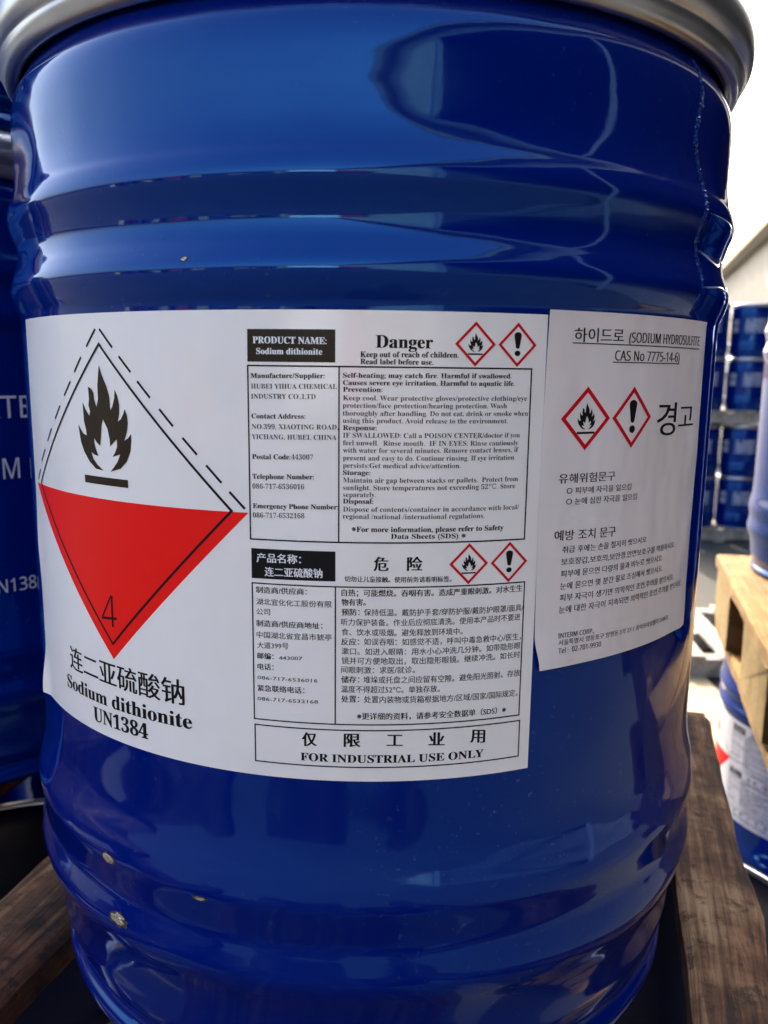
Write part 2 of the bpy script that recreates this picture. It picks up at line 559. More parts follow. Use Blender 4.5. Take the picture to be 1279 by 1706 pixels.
# lettering and outlines in millimetres on the drum wall: (text, style, s0, t0, s1, t1, height)
LINES_MAIN = [
    ('PRODUCT NAME:', 'SBw', -41.87, 8.74, -15.62, 8.61, 2.31),
    ('Sodium dithionite', 'SBw', -40.62, 5.04, -17.09, 5.02, 2.08),
    ('Danger', 'SB', 1.42, 7.61, 21.18, 7.57, 4.28),
    ('Keep out of reach of children.', 'SB', -3.9, 4.37, 30.47, 4.58, 1.91),
    ('Read label before use.', 'SB', -3.88, 1.97, 21.47, 2.04, 1.84),
    ('Manufacture/Supplier:', 'SB', -42.95, -3.26, -16.28, -2.99, 1.7),
    ('HUBEI YIHUA CHEMICAL', 'SR', -42.84, -6.94, -11.92, -6.64, 1.7),
    ('INDUSTRY CO.,LTD', 'SR', -42.9, -10.47, -19.43, -10.23, 1.71),
    ('Contact Address:', 'SB', -42.84, -17.42, -23.13, -17.16, 1.73),
    ('NO.399, XIAOTING ROAD,', 'SR', -42.81, -21.16, -11.48, -20.74, 1.73),
    ('YICHANG, HUBEI, CHINA', 'SR', -42.88, -24.76, -12.06, -24.37, 1.74),
    ('Postal Code:', 'SB', -42.82, -31.91, -28.57, -31.63, 1.76),
    ('443007', 'SR', -28.31, -31.62, -20.42, -31.51, 1.75),
    ('Telephone Number:', 'SB', -42.85, -39.03, -20.18, -38.54, 1.77),
    ('086-717-6536016', 'SR', -42.91, -42.62, -23.68, -42.18, 1.78),
    ('Emergency Phone Number:', 'SB', -42.85, -49.75, -11.42, -49.17, 1.79),
    ('086-717-6532168', 'SR', -42.91, -53.21, -23.65, -52.74, 1.81),
    ('Self-heating; may catch fire. Harmful if swallowed.', 'SB', -9.89, -2.75, 50.51, -2.36, 1.69),
    ('Causes severe eye irritation. Harmful to aquatic life.', 'SB', -9.88, -5.25, 51.83, -5.0, 1.7),
    ('Prevention:', 'SB', -9.87, -7.59, 3.86, -7.5, 1.7),
    ('Keep cool. Wear protective gloves/protective clothing/eye', 'SR', -9.86, -10.5, 56.95, -10.24, 1.71),
    ('protection/face protection/hearing protection. Wash', 'SR', -9.94, -13.11, 49.12, -12.91, 1.72),
    ('thoroughly after handling. Do not eat, drink or smoke when', 'SR', -9.93, -15.8, 57.68, -15.63, 1.72),
    ('using this product. Avoid release to the environment.', 'SR', -9.92, -18.34, 49.62, -18.27, 1.73),
    ('Response:', 'SB', -9.83, -20.88, 2.04, -20.81, 1.72),
    ('IF SWALLOWED: Call a POISON CENTER/doctor if you', 'SR', -9.82, -23.51, 54.71, -23.4, 1.74),
    ('feel unwell.  Rinse mouth.  IF IN EYES: Rinse cautiously', 'SR', -9.81, -26.16, 54.17, -26.2, 1.74),
    ('with water for several minutes. Remove contact lenses, if', 'SR', -9.8, -28.81, 54.37, -28.68, 1.75),
    ('present and easy to do. Continue rinsing. If eye irritation', 'SR', -9.8, -31.47, 52.79, -31.48, 1.75),
    ('persists:Get medical advice/attention.', 'SR', -9.79, -34.14, 32.28, -34.19, 1.75),
    ('Storage:', 'SB', -9.78, -36.73, -0.12, -36.68, 1.76),
    ('Maintain air gap between stacks or pallets.  Protect from', 'SR', -9.77, -39.41, 54.66, -39.37, 1.77),
    ('sunlight. Store temperatures not exceeding 52℃. Store', 'SR', -9.76, -42.11, 53.63, -41.93, 1.78),
    ('separately.', 'SR', -9.75, -44.64, 1.95, -44.57, 1.77),
    ('Disposal:', 'SB', -9.75, -47.01, 0.97, -46.95, 1.78),
    ('Dispose of contents/container in accordance with local/', 'SR', -9.74, -49.9, 55.52, -49.86, 1.79),
    ('regional /national /international regulations.', 'SR', -9.81, -52.46, 41.96, -52.57, 1.8),
    ('※For more information, please refer to Safety', 'SB', -6.59, -57.2, 49.55, -57.33, 1.9),
    ('Data Sheets (SDS) ※', 'SB', 7.51, -59.66, 34.99, -59.83, 1.82),
    ('产品名称：', 'CBw', -41.64, -69.75, -23.65, -69.61, 3.5),
    ('连二亚硫酸钠', 'CBw', -38.63, -74.87, -17.19, -74.55, 3.52),
    ('危', 'CH', 1.55, -71.65, 6.65, -71.64, 5.4),
    ('险', 'CH', 13.65, -71.68, 18.98, -71.76, 5.42),
    ('切勿让儿童接触。使用前务请看明标签。', 'CB', -9.06, -75.73, 30.82, -76.05, 2.19),
    ('制造商/供应商：', 'CB', -42.19, -81.43, -21.87, -81.15, 2.49),
    ('湖北宜化化工股份有限', 'CR', -42.08, -85.9, -13.75, -85.56, 2.49),
    ('公司', 'CR', -42.14, -89.78, -36.84, -89.66, 2.52),
    ('制造商/供应商地址：', 'CB', -42.21, -94.22, -16.17, -93.85, 2.52),
    ('中国湖北省宜昌市猇亭', 'CR', -42.19, -98.68, -13.74, -98.17, 2.53),
    ('大道399号', 'CR', -42.07, -102.79, -29.95, -102.31, 2.56),
    ('邮编：', 'CB', -42.04, -106.92, -34.68, -106.76, 2.57),
    ('443007', 'CR', -33.68, -106.68, -24.72, -106.37, 1.83),
    ('电话：', 'CB', -42.02, -111.16, -34.73, -110.9, 2.58),
    ('086-717-6536016', 'CR', -42.08, -115.07, -19.0, -114.77, 1.85),
    ('紧急联络电话：', 'CB', -42.15, -119.64, -23.0, -119.22, 2.6),
    ('086-717-6532168', 'CR', -42.21, -123.48, -18.84, -123.08, 1.86),
    ('自热；可能燃烧。吞咽有害。造成严重眼刺激。对水生生', 'CB', -10.15, -81.12, 58.34, -81.36, 2.66),
    ('物有害。', 'CB', -10.14, -84.75, -0.46, -84.59, 2.65),
    ('预防：', 'CB', -10.13, -88.48, -2.57, -88.35, 2.67),
    ('保持低温。戴防护手套/穿防护服/戴防护眼罩/面具/', 'CR', -1.97, -88.43, 59.19, -88.95, 2.69),
    ('听力保护装备。作业后应彻底清洗。使用本产品时不要进', 'CR', -10.29, -92.24, 58.05, -92.53, 2.69),
    ('食、饮水或吸烟。避免释放到环境中。', 'CR', -10.11, -96.0, 35.83, -96.42, 2.7),
    ('反应：', 'CB', -10.18, -99.78, -2.66, -99.64, 2.7),
    ('如误吞咽：如感觉不适，呼叫中毒急救中心/医生，', 'CR', -1.89, -99.63, 59.62, -100.3, 2.73),
    ('漱口。如进入眼睛：用水小心冲洗几分钟。如带隐形眼', 'CR', -10.08, -103.39, 58.58, -103.93, 2.73),
    ('镜并可方便地取出，取出隐形眼镜。继续冲洗。如长时', 'CR', -10.07, -107.03, 58.54, -107.49, 2.74),
    ('间眼刺激：求医/就诊。', 'CR', -10.24, -110.59, 18.09, -110.65, 2.74),
    ('储存：', 'CB', -10.14, -114.43, -2.56, -114.28, 2.75),
    ('堆垛或托盘之间应留有空隙。避免阳光照射。存放', 'CR', -1.95, -114.36, 58.88, -114.89, 2.77),
    ('温度不得超过52℃。单独存放。', 'CR', -10.22, -118.11, 27.63, -118.47, 2.76),
    ('处置：', 'CB', -10.12, -122.08, -2.5, -121.92, 2.77),
    ('处置内装物或货箱根据地方/区域/国家/国际规定。', 'CR', -1.72, -122.1, 59.25, -122.93, 2.8),
    ('※更详细的资料，请参考安全数据单（SDS）※', 'CB', -4.21, -128.73, 53.47, -129.19, 2.81),
    ('仅', 'CH', -24.9, -140.24, -19.5, -139.89, 5.67),
    ('限', 'CH', -9.0, -139.81, -3.08, -139.69, 5.65),
    ('工', 'CH', 7.08, -139.7, 12.85, -139.83, 5.66),
    ('业', 'CH', 22.98, -139.9, 28.91, -140.28, 5.7),
    ('用', 'CH', 39.32, -139.85, 45.08, -140.47, 5.77),
    ('FOR INDUSTRIAL USE ONLY', 'SB', -25.57, -145.99, 44.79, -146.14, 3.13),
    ('连二亚硫酸钠', 'CM', -146.76, -130.63, -73.83, -130.2, 10.65),
    ('Sodium dithionite', 'SB', -151.1, -140.38, -70.66, -139.28, 6.0),
    ('UN1384', 'SB', -127.77, -149.02, -92.98, -148.27, 6.33),
    ('4', 'G4', -117.81, -105.24, -108.26, -104.05, 12.94),
]
LINES_KOREAN = [
    ('하이드로', 'CM', 75.44, 10.82, 99.71, 11.29, 5.32),
    ('(SODIUM HYDROSULFITE', 'GB', 102.89, 11.49, 157.1, 11.79, 3.6),
    ('CAS No 7775-14-6)', 'GB', 95.81, 4.63, 138.27, 4.72, 3.56),
    ('경', 'CM', 124.3, -25.12, 139.03, -25.29, 13.96),
    ('고', 'CM', 141.79, -23.29, 156.4, -23.32, 10.93),
    ('유해위험문구', 'CM', 71.65, -40.97, 99.79, -41.22, 3.81),
    ('○ 피부에 자극을 일으킴', 'CM', 75.54, -45.15, 109.55, -45.66, 2.7),
    ('○ 눈에 심한 자극을 일으킴', 'CM', 75.58, -49.28, 113.63, -49.87, 2.72),
    ('예방 조치 문구', 'CM', 71.09, -62.84, 102.02, -63.56, 4.16),
    ('취급 후에는 손을 철저히 씻으시오', 'CM', 74.97, -67.87, 122.14, -68.54, 2.8),
    ('보호장갑,보호의,보안경,안면보호구를 착용하시오.', 'CM', 74.77, -72.56, 147.26, -74.17, 2.85),
    ('피부에 묻으면 다량의 물과 비누로 씻으시오.', 'CM', 74.92, -77.36, 136.1, -78.25, 2.85),
    ('눈에 묻으면 몇 분간 물로 조심해서 씻으시오.', 'CM', 74.86, -82.22, 136.79, -82.96, 2.87),
    ('피부 자극이 생기면 의학적인 조언,주의를 받으시오.', 'CM', 74.92, -86.83, 148.24, -88.66, 2.91),
    ('눈에 대한 자극이 지속되면 의학적인 조언,주의를 받으시오.', 'CM', 74.71, -91.61, 158.52, -93.33, 2.93),
    ('서울특별시 영등포구 양평동 2가 27-1 동아프라임밸리 510B호.', 'CM', 75.05, -104.5, 146.57, -106.4, 2.32),
    ('INTERM CORP.,', 'GB', 74.94, -101.5, 93.12, -101.91, 1.86),
    ('Tel :  02-701-9930', 'GB', 75.09, -107.63, 97.38, -108.27, 2.01),
]
FLAME = [(-112.11, -40.32), (-116.89, -39.9), (-120.93, -37.39), (-124.45, -33.6), (-126.61, -29.69), (-127.91, -22.87), (-126.13, -24.8), (-124.5, -26.32), (-122.12, -26.99), (-122.47, -24.6), (-123.61, -21.46), (-123.75, -18.27), (-123.92, -13.89), (-122.17, -16.61), (-119.61, -19.12), (-119.04, -17.28), (-119.93, -14.94), (-119.31, -12.56), (-119.48, -9.81), (-119.7, -7.7), (-117.35, -8.59), (-116.16, -10.12), (-115.96, -12.46), (-114.65, -15.54), (-113.5, -12.38), (-113.45, -6.95), (-111.98, 0.61), (-110.53, -3.05), (-107.84, -7.61), (-106.57, -11.41), (-106.35, -16.64), (-105.2, -15.21), (-103.83, -12.1), (-103.36, -8.5), (-101.93, -10.9), (-101.14, -14.31), (-101.34, -17.38), (-102.34, -20.65), (-100.59, -19.65), (-99.14, -17.68), (-98.25, -15.74), (-97.19, -17.99), (-96.84, -21.03), (-97.59, -24.51), (-99.21, -27.83), (-97.18, -26.79), (-95.36, -25.01), (-95.41, -27.85), (-96.07, -31.74), (-98.26, -35.76), (-101.8, -38.74), (-107.78, -40.38), (-105.86, -38.65), (-103.35, -36.1), (-101.79, -33.26), (-106.17, -34.49), (-104.63, -32.66), (-103.31, -30.23), (-103.36, -27.51), (-105.19, -28.78), (-107.32, -30.47), (-107.49, -27.74), (-108.42, -23.88), (-110.96, -20.09), (-112.01, -22.49), (-112.76, -27.25), (-113.53, -30.62), (-115.51, -29.39), (-117.22, -27.66), (-117.14, -29.89), (-116.26, -32.23), (-114.89, -34.69), (-117.5, -34.32), (-119.47, -33.41), (-118.32, -35.98), (-115.82, -38.21)]
DASHES = [[(-113.28, 14.22), (-119.44, 7.67)], [(-123.56, 3.66), (-128.88, -2.18)], [(-132.43, -5.97), (-138.17, -11.77)], [(-142.54, -16.02), (-148.09, -21.68)], [(-152.65, -25.91), (-158.18, -31.69)], [(-162.06, -35.48), (-168.31, -41.26)], [(-171.22, -45.23), (-176.18, -50.15)], [(-110.69, 14.18), (-103.66, 7.2)], [(-100.3, 3.98), (-94.33, -1.87)], [(-91.12, -5.18), (-85.17, -11.15)], [(-80.97, -15.18), (-74.95, -21.28)], [(-70.9, -25.34), (-64.85, -31.3)], [(-61.16, -34.98), (-55.04, -41.12)], [(-51.96, -44.23), (-45.96, -50.23)]]


# ------------------------------------------------------------------ the setting
ROW = math.radians(17.0)                 # the rows of pallets and the shed run this way (clockwise from +Y)
U = Vector((math.sin(ROW), math.cos(ROW), 0))      # along the rows
LAT = Vector((math.cos(ROW), -math.sin(ROW), 0))   # across the rows, to the right
CAMXY = Vector((0, -0.46544, 0))


def mat_concrete():
    mt, nt, bs = new_mat('concrete')
    bs.inputs['Roughness'].default_value = 0.85
    a = noise_tex(nt, 0.55, 6, 0.6)
    b = noise_tex(nt, 35, 4, 0.6)
    mx = N(nt, 'ShaderNodeMath', operation='MULTIPLY_ADD')
    nt.links.new(a.outputs[0], mx.inputs[0])
    mx.inputs[1].default_value = 0.75
    h = N(nt, 'ShaderNodeMath', operation='MULTIPLY')
    nt.links.new(b.outputs[0], h.inputs[0])
    h.inputs[1].default_value = 0.25
    nt.links.new(h.outputs[0], mx.inputs[2])
    rp = ramp(nt, mx.outputs[0], [(0.35, (0.030, 0.030, 0.026)), (0.55, (0.045, 0.044, 0.038)), (0.7, (0.060, 0.058, 0.049))])
    nt.links.new(rp.outputs[0], bs.inputs['Base Color'])
    bump(nt, bs, b.outputs[0], 0.4, 0.01)
    return mt


M_CONC = mat_concrete()
M_ASPH = mat_flat('floor_slab', (0.10, 0.10, 0.10), 0.8, vary=0.3, scale=3)
g = link('ground', mesh('ground', [(-300, -300, 0), (300, -300, 0), (300, 300, 0), (-300, 300, 0)], [(0, 1, 2, 3)], M_CONC))
tag(g, 'pale concrete yard ground under the pallets', kind='structure')

# the long open-fronted shed on the right, seen ahead and mirrored in the drum
M_CLAD = mat_flat('cream_cladding', (0.42, 0.39, 0.33), 0.6, vary=0.12, scale=2.0)
M_FASC = mat_flat('olive_fascia', (0.30, 0.28, 0.16), 0.6, vary=0.1, scale=2.0)
M_ROOFS = mat_flat('roof_sheeting', (0.30, 0.31, 0.33), 0.5, vary=0.1, scale=2.0)
M_POST = mat_flat('post_paint', (0.22, 0.23, 0.27), 0.5, vary=0.1, scale=4.0)
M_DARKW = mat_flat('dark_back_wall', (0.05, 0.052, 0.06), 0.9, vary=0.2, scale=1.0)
shed = thing('storage_shed', CAMXY, -ROW, label='long cream storage shed with sloping eave beside the yard on the right', cat='shed')
# shed frame: local x = across (LAT), local y = along (U)
X0, EAVE = 4.1, EYE + 4.15


def shed_box(name, x0, x1, y0, y1, z0, z1, mat):
    return link(name, box_mesh(name, x0, x1, y0, y1, z0, z1, mat, 0.01), shed)


def corrugated(name, y0, y1, z0, z1, x, pitch, depth, mat, vert=True):
    vs, fs = [], []
    n = int((y1 - y0) / pitch) * 4
    for i in range(n + 1):
        y = y0 + (y1 - y0) * i / n
        d = depth * (0, 1, 1, 0)[i % 4]
        vs += [(x - d, y, z0), (x - d, y, z1)]
    for i in range(n):
        a = 2 * i
        fs.append((a, a + 1, a + 3, a + 2))
    return link(name, mesh(name, vs, fs, mat), shed)


corrugated('wall', -60, -5.6, 0, EAVE - 0.75, X0, 0.25, 0.03, M_CLAD)
corrugated('wall', 15, 60, 0, EAVE - 0.02, X0, 0.25, 0.03, M_CLAD)
shed_box('lintel', X0 + 0.02, X0 + 0.2, -5.6, 15, EAVE - 0.75, EAVE - 0.02, M_CLAD)
shed_box('lintel', X0 + 0.02, X0 + 0.2, -60, -5.6, EAVE - 0.75, EAVE - 0.02, M_CLAD)
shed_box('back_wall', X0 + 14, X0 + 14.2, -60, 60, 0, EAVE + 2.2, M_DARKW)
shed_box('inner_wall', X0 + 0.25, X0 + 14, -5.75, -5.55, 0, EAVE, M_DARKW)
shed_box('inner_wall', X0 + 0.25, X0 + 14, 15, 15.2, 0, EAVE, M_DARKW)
shed_box('fascia', X0 - 0.50, X0 - 0.44, -60, 60, EAVE - 0.02, EAVE + 0.30, M_FASC)
shed_box('soffit', X0 - 0.44, X0 + 0.02, -60, 60, EAVE - 0.02, EAVE + 0.02, M_CLAD)
shed_box('post', X0 - 0.05, X0 + 0.17, 0.14, 0.28, 0, EAVE - 0.75, M_POST)
shed_box('door_frame', X0 - 0.04, X0 + 0.19, -5.6, -5.35, 0, EAVE - 0.75, M_POST)
link('roof', mesh('roof', [(X0 - 0.52, -60, EAVE + 0.32), (X0 - 0.52, 60, EAVE + 0.32), (X0 + 7, 60, EAVE + 2.4), (X0 + 7, -60, EAVE + 2.4),
                           (X0 + 14.4, 60, EAVE + 0.3), (X0 + 14.4, -60, EAVE + 0.3)], [(0, 3, 2, 1), (3, 5, 4, 2)], M_ROOFS), shed)
shed_box('floor', X0 + 0.2, X0 + 14, -5.5, 15, 0.004, 0.05, M_ASPH)

# ------------------------------------------------------------------ pallets
def pallet(loc, rz, boards, y0, y1, wood, woodx, label, group, stringers=None, ragged=None, x0=None, x1=None, H=0.13, sw=0.11, bottoms=None):
    """boards: (x0, x1) strips running along local y; loc is the pallet's underside"""
    p = thing('wooden_pallet', loc, rz, label=label, cat='pallet', group=group)
    xa, xb = x0 if x0 is not None else boards[0][0], x1 if x1 is not None else boards[-1][1]
    for i, (a, b) in enumerate(boards):
        e0, e1 = (ragged[i] if ragged else (0, 0))
        link('deck_board', rough_board('deck_board', a, b, y0 + e0, y1 + e1, H - 0.02, H, wood, 1, 0.0022, seed=hash((a, b, y0)) % 97 / 7), p)
    for k, y in enumerate(stringers or [y0 + 0.06, (y0 + y1) / 2, y1 - 0.06]):
        link('stringer', rough_board('stringer', xa + 0.002, xb - 0.002, y - sw / 2, y + sw / 2, 0.0205, H - 0.0205, woodx, 0, 0.0015, seed=k + 2), p)
    for k, x in enumerate(bottoms or [xa + 0.05, (xa + xb) / 2, xb - 0.05]):
        link('bottom_board', rough_board('bottom_board', x - 0.045, x + 0.045, y0, y1, 0, 0.02, wood, 1, 0.0015, seed=k + 20), p)
    return p


STEP = 2.58 * R                    # a drum standing on a drum
PB = BASE - 0.13
PILE = 'pallets carrying the stacked drums'
pallet((0, 0, PB), -ROW, [(-0.66, -0.56), (-0.53, -0.40), (-0.203, -0.142), (-0.06, 0.10), (0.188, 0.232)], -0.48, 0.62, M_WOOD, M_WOODX,
       'dirty brown pallet under the labelled blue drum', PILE, stringers=[-0.42, 0.34, 0.58],
       ragged=[(0, 0), (0, 0), (0, 0), (0, 0), (0, -0.31)], sw=0.07, x1=0.235, bottoms=[-0.5, -0.05])
pallet((0, 0, 0), -ROW, [(-0.66, -0.56), (-0.53, -0.40), (-0.203, -0.142), (-0.06, 0.10), (0.188, 0.232)], -0.48, 0.62, M_WOOD, M_WOODX,
       'bottom pallet on the ground below the labelled drum', PILE, stringers=[-0.36, 0.07, 0.55], sw=0.07)
pallet((0, 0, PB), -ROW, [(0.315, 0.415), (0.43, 0.53), (0.56, 0.66), (0.69, 0.79), (0.82, 0.92), (0.95, 1.05)], 0.15, 1.05, M_PINE, M_PINEX,
       'fresh yellow pine pallet lit by the sun right of the labelled drum', PILE, stringers=[0.30, 0.62, 0.945],
       ragged=[(0, 0), (0, 0.12), (0, 0.13), (0, .12), (0, .12), (0, .1)], sw=0.20)
pallet((0, 0, 0), -ROW, [(0.36, 0.46), (0.49, 0.59), (0.62, 0.72), (0.75, 0.85), (0.88, 0.98), (1.0, 1.1)], 0.15, 1.05, M_PINE, M_PINEX,
       'ground level pine pallet at the foot of the right hand drum stack', PILE, stringers=[0.30, 0.62, 0.98], sw=0.12)
ep = pallet((2.05, 3.75, 0), -ROW * 0.4, [(-0.6, -0.5), (-0.43, -0.33), (-0.25, -0.15), (-0.05, 0.05), (0.15, 0.25), (0.33, 0.43), (0.5, 0.6)], -0.45, 0.5, M_GREYW, M_GREYW,
            'empty weathered grey pallet lying on the yard floor before the far stack', None, sw=0.09)
sh = link('cream_sheet', box_mesh('cream_sheet', -0.47, 0.47, -0.78, 0.78, 0.0, 0.018, mat_flat('sheet_cream', (0.30, 0.245, 0.14), 0.7, vary=0.06, scale=5), 0.002))
sh.location = (1.17, 2.66, 0.004)  # cream sheet added to give the bright patch of ground
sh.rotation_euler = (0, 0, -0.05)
tag(sh, 'large cream sheet lying on the ground between the stacks', 'plywood sheet')

# ------------------------------------------------------------------ drums
SEG = 288
body_me = lathe('body', WALL, SEG, M_BLUE, dent_main)
plain_me = lathe('body', WALL[::3] + [WALL[-1]], 96, M_BLUE)
ring_me = lathe('locking_ring', RING, 192, M_RING)
ring_lo = lathe('locking_ring', RING[::2] + [RING[-1]], 96, M_RING)
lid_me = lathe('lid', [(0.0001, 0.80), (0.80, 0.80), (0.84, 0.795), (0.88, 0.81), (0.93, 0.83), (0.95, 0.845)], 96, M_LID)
base_me = lathe('base', [(0.0001, -1.685), (0.85, -1.685), (0.93, -1.70)], 96, M_BLUE)


def bare_drum(label, group, fine=False):
    d = thing('blue_drum', (0, 0, 0), 0, label=label, cat='drum', group=group)
    link('body', body_me if fine else plain_me, d)
    link('locking_ring', ring_me if fine else ring_lo, d)
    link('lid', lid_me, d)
    link('base', base_me, d)
    return d


main = bare_drum('large glossy blue steel drum carrying the big white hazard label and Korean label', None, True)
main.location = (0, 0, BASE)

# --- labels on the photographed drum
lab = link('hazard_label', sheet('hazard_label', -183.9, 64.2, -153.7, 20.2, M_PAPER, curl), main)
lab['label'] = 'wide white label printed in English and Chinese with a red and white diamond'
def print_line(row, parent, fn, hide=False):
    body, style, s0, t0, s1, t1, h = row
    q = Print()
    q.text(body, style, s0, t0, s1, t1, h, 1.9 if style == 'G4' or style.endswith('w') else 1.0, 4.0 if h > 5 else None)
    q.build('printed_line', M_WHITE if style.endswith('w') else M_INK, parent, fn)


for row in LINES_MAIN:
    print_line(row, lab, curl)

panel = Print()
panel.poly([(-43.95, 13.6), (-44.05, 2.4), (-12.6, 2.4), (-12.6, 13.6)], 1.0)
panel2 = Print()
panel2.poly([(-43.75, -64.6), (-43.75, -75.9), (-12.4, -75.7), (-12.4, -64.6)], 1.0)
def rect(pr, s0, t0, s1, t1, w, layer):
    pr.stroke([(s0, t0), (s1, t0), (s1, t1), (s0, t1)], w, layer, True)


dia = Print()
dia.poly([(-178.4, -51.8), (-111.3, -118.0), (-44.6, -51.6)], 0.8, 4.0)
dial = Print()
dial.stroke([(-111.4, 8.6), (-171.0, -51.0), (-111.3, -111.4), (-51.2, -51.3)], 1.0, 1.7, True, 4.0)


def flame_at(pr, s0, s1, t0, t1, layer, cut=4.0):
    xs, ys = [p[0] for p in FLAME], [p[1] for p in FLAME]
    a0, a1, b0, b1 = min(xs), max(xs), min(ys), max(ys)
    pr.poly([(s0 + (x - a0) / (a1 - a0) * (s1 - s0), t0 + (y - b0) / (b1 - b0) * (t1 - t0)) for x, y in FLAME], layer, cut)


flame = Print()
flame.poly(FLAME, 1.2, 4.0)
fbar = Print()
fbar.poly([(-125.0, -42.9), (-125.0, -46.0), (-98.1, -46.0), (-98.1, -42.9)], 1.2, 4.0)


def ghs(cx, cy, rx, ry, w, kind, layer=1.2):
    red, blk, dot = Print(), Print(), Print()
    outer = [(cx, cy + ry), (cx + rx, cy), (cx, cy - ry), (cx - rx, cy)]
    f = 1 - w * math.hypot(rx, ry) / (rx * ry)
    inner = [(cx + (x - cx) * f, cy + (y - cy) * f) for x, y in outer]
    for i in range(4):
        j = (i + 1) % 4
        red.poly([outer[i], outer[j], inner[j], inner[i]], layer, 5.0)
    if kind == 'flame':
        flame_at(blk, cx - rx * .36, cx + rx * .36, cy - ry * .34, cy + ry * .50, layer, None)
        dot.poly([(cx - rx * .36, cy - ry * .41), (cx - rx * .36, cy - ry * .48), (cx + rx * .36, cy - ry * .48), (cx + rx * .36, cy - ry * .41)], layer, None)
    else:
        pts = []
        for i in range(13):
            a = math.pi * i / 12
            pts.append((cx + 0.19 * rx * math.cos(a), cy + ry * (0.44 + 0.13 * math.sin(a))))
        pts += [(cx - 0.185 * rx, cy + ry * .36), (cx - 0.09 * rx, cy - ry * .14), (cx, cy - ry * .18), (cx + 0.09 * rx, cy - ry * .14), (cx + 0.185 * rx, cy + ry * .36)]
        blk.poly(pts, layer, None)
        dot.poly([(cx + 0.15 * rx * math.cos(a), cy - ry * .38 + ry * .125 * math.sin(a)) for a in [2 * math.pi * i / 18 for i in range(18)]], layer, None)
    return red, blk, dot


def put(pr, name, mat, fn, label=None, parent=None):
    o = pr.build(name, mat, parent or lab, fn)
    if label: o['label'] = label
    return o


put(dia, 'red_half_diamond', M_RED, curl)
put(dial, 'diamond_outline', M_INK, curl)
put(flame, 'flame_symbol', M_INKB, curl)
put(panel, 'black_panel', M_INKB, curl, 'black panel reading PRODUCT NAME: Sodium dithionite')
put(panel2, 'black_panel', M_INK, curl, 'black panel with the product name in Chinese')
put(fbar, 'flame_bar', M_INKB, curl)
for s0, t0, s1, t1, w in ((-43.95, 1.05, 58.35, -61.2, 0.55), (-43.6, -77.7, 59.2, -130.8, 0.5), (-43.4, -133.1, 59.65, -147.9, 0.5)):
    q = Print()
    rect(q, s0, t0, s1, t1, w, 1.2)
    put(q, 'printed_frame', M_INK, curl)
for x, t0, t1 in ((-11.25, 1.05, -61.2), (-12.4, -77.7, -130.8)):
    q = Print()
    q.stroke([(x, t0), (x, t1)], 0.5, 1.3)
    put(q, 'dividing_rule', M_INK, curl)
for a, b in DASHES:
    q = Print()
    q.stroke([a, b], 0.95, 1.2, False, 4.0)
    put(q, 'outline_dash', M_INK, curl)
for (cx, cy, kind) in [(36.52, 9.36, 'flame'), (52.45, 9.38, 'mark'), (36.5, -69.5, 'flame'), (52.45, -69.65, 'mark')]:
    red, blk, dot = ghs(cx, cy, 7.48, 7.75, 0.95, kind)
    put(red, 'hazard_diamond', M_RED2, curl)
    put(blk, 'flame_symbol' if kind == 'flame' else 'exclamation_mark', M_INK, curl)
    put(dot, 'flame_bar' if kind == 'flame' else 'exclamation_dot', M_INK, curl)

lab2 = link('korean_label', sheet('korean_label', 64.6, 166.4, -113.4, 22.0, M_PAPER2, curl2, 2.5,
                                  edge=lambda s, t, u, v: (s - 0.9 * math.sin(math.pi * (1 - v)) * (1 - u) + (1.2 * noise.noise(Vector((0, t * .05, 2)))) * u + 2.0 * sm(-t, 100, 113) * (1 - u), t)), main)
lab2['label'] = 'smaller grey white label printed in Korean, slightly creased'
for row in LINES_KOREAN:
    print_line(row, lab2, curl2)
for a, b in (((74.8, 10.6), (156.8, 10.4)), ((94.7, 4.0), (138.4, 4.0))):
    q = Print()
    q.stroke([a, b], 0.38, 1.0)
    put(q, 'underline', M_INK, curl2, None, lab2)
for (cx, cy, kind) in [(83.1, -16.95, 'flame'), (107.85, -17.0, 'mark')]:
    red, blk, dot = ghs(cx, cy, 11.75, 11.9, 1.55, kind)
    put(red, 'hazard_diamond', M_RED2, curl2, None, lab2)
    put(blk, 'flame_symbol' if kind == 'flame' else 'exclamation_mark', M_INK, curl2, None, lab2)
    put(dot, 'flame_bar' if kind == 'flame' else 'exclamation_dot', M_INK, curl2, None, lab2)

# --- weld seam with its crusty paint
random.seed(3)
vs, fs = [], []
n = 260
for i in range(n + 1):
    t = 122 - (122 - 24) * i / n
    c = 146.5 + 3.0 * math.sin((t - 24) * 0.062) + 1.6 * math.sin(t * 0.19)
    rough_ = 0.6 + 0.8 * abs(noise.noise(Vector((t * .35, 0, 0)))) + 0.7 * abs(noise.noise(Vector((t * 1.3, 4, 0))))
    thin = 0.35 + 0.65 * (sm(t, 33, 40))
    for k in range(7):
        q = (k - 3) / 3
        hgt = (1 - q * q) * 0.0006 * rough_ * thin + (0.0004 * noise.noise(Vector((t * 1.1, k * 1.7, 9))) if abs(q) < .9 else -0.0003)
        vs.append(on_wall(c + q * 2.0 * thin * rough_ + 0.8 * noise.noise(Vector((t * .8, k, 1))), t, hgt))
for i in range(n):
    for k in range(6):
        a = i * 7 + k
        fs.append((a, a + 7, a + 8, a + 1))
link('weld_seam', mesh('weld_seam', vs, fs, M_BLUE, False), main)

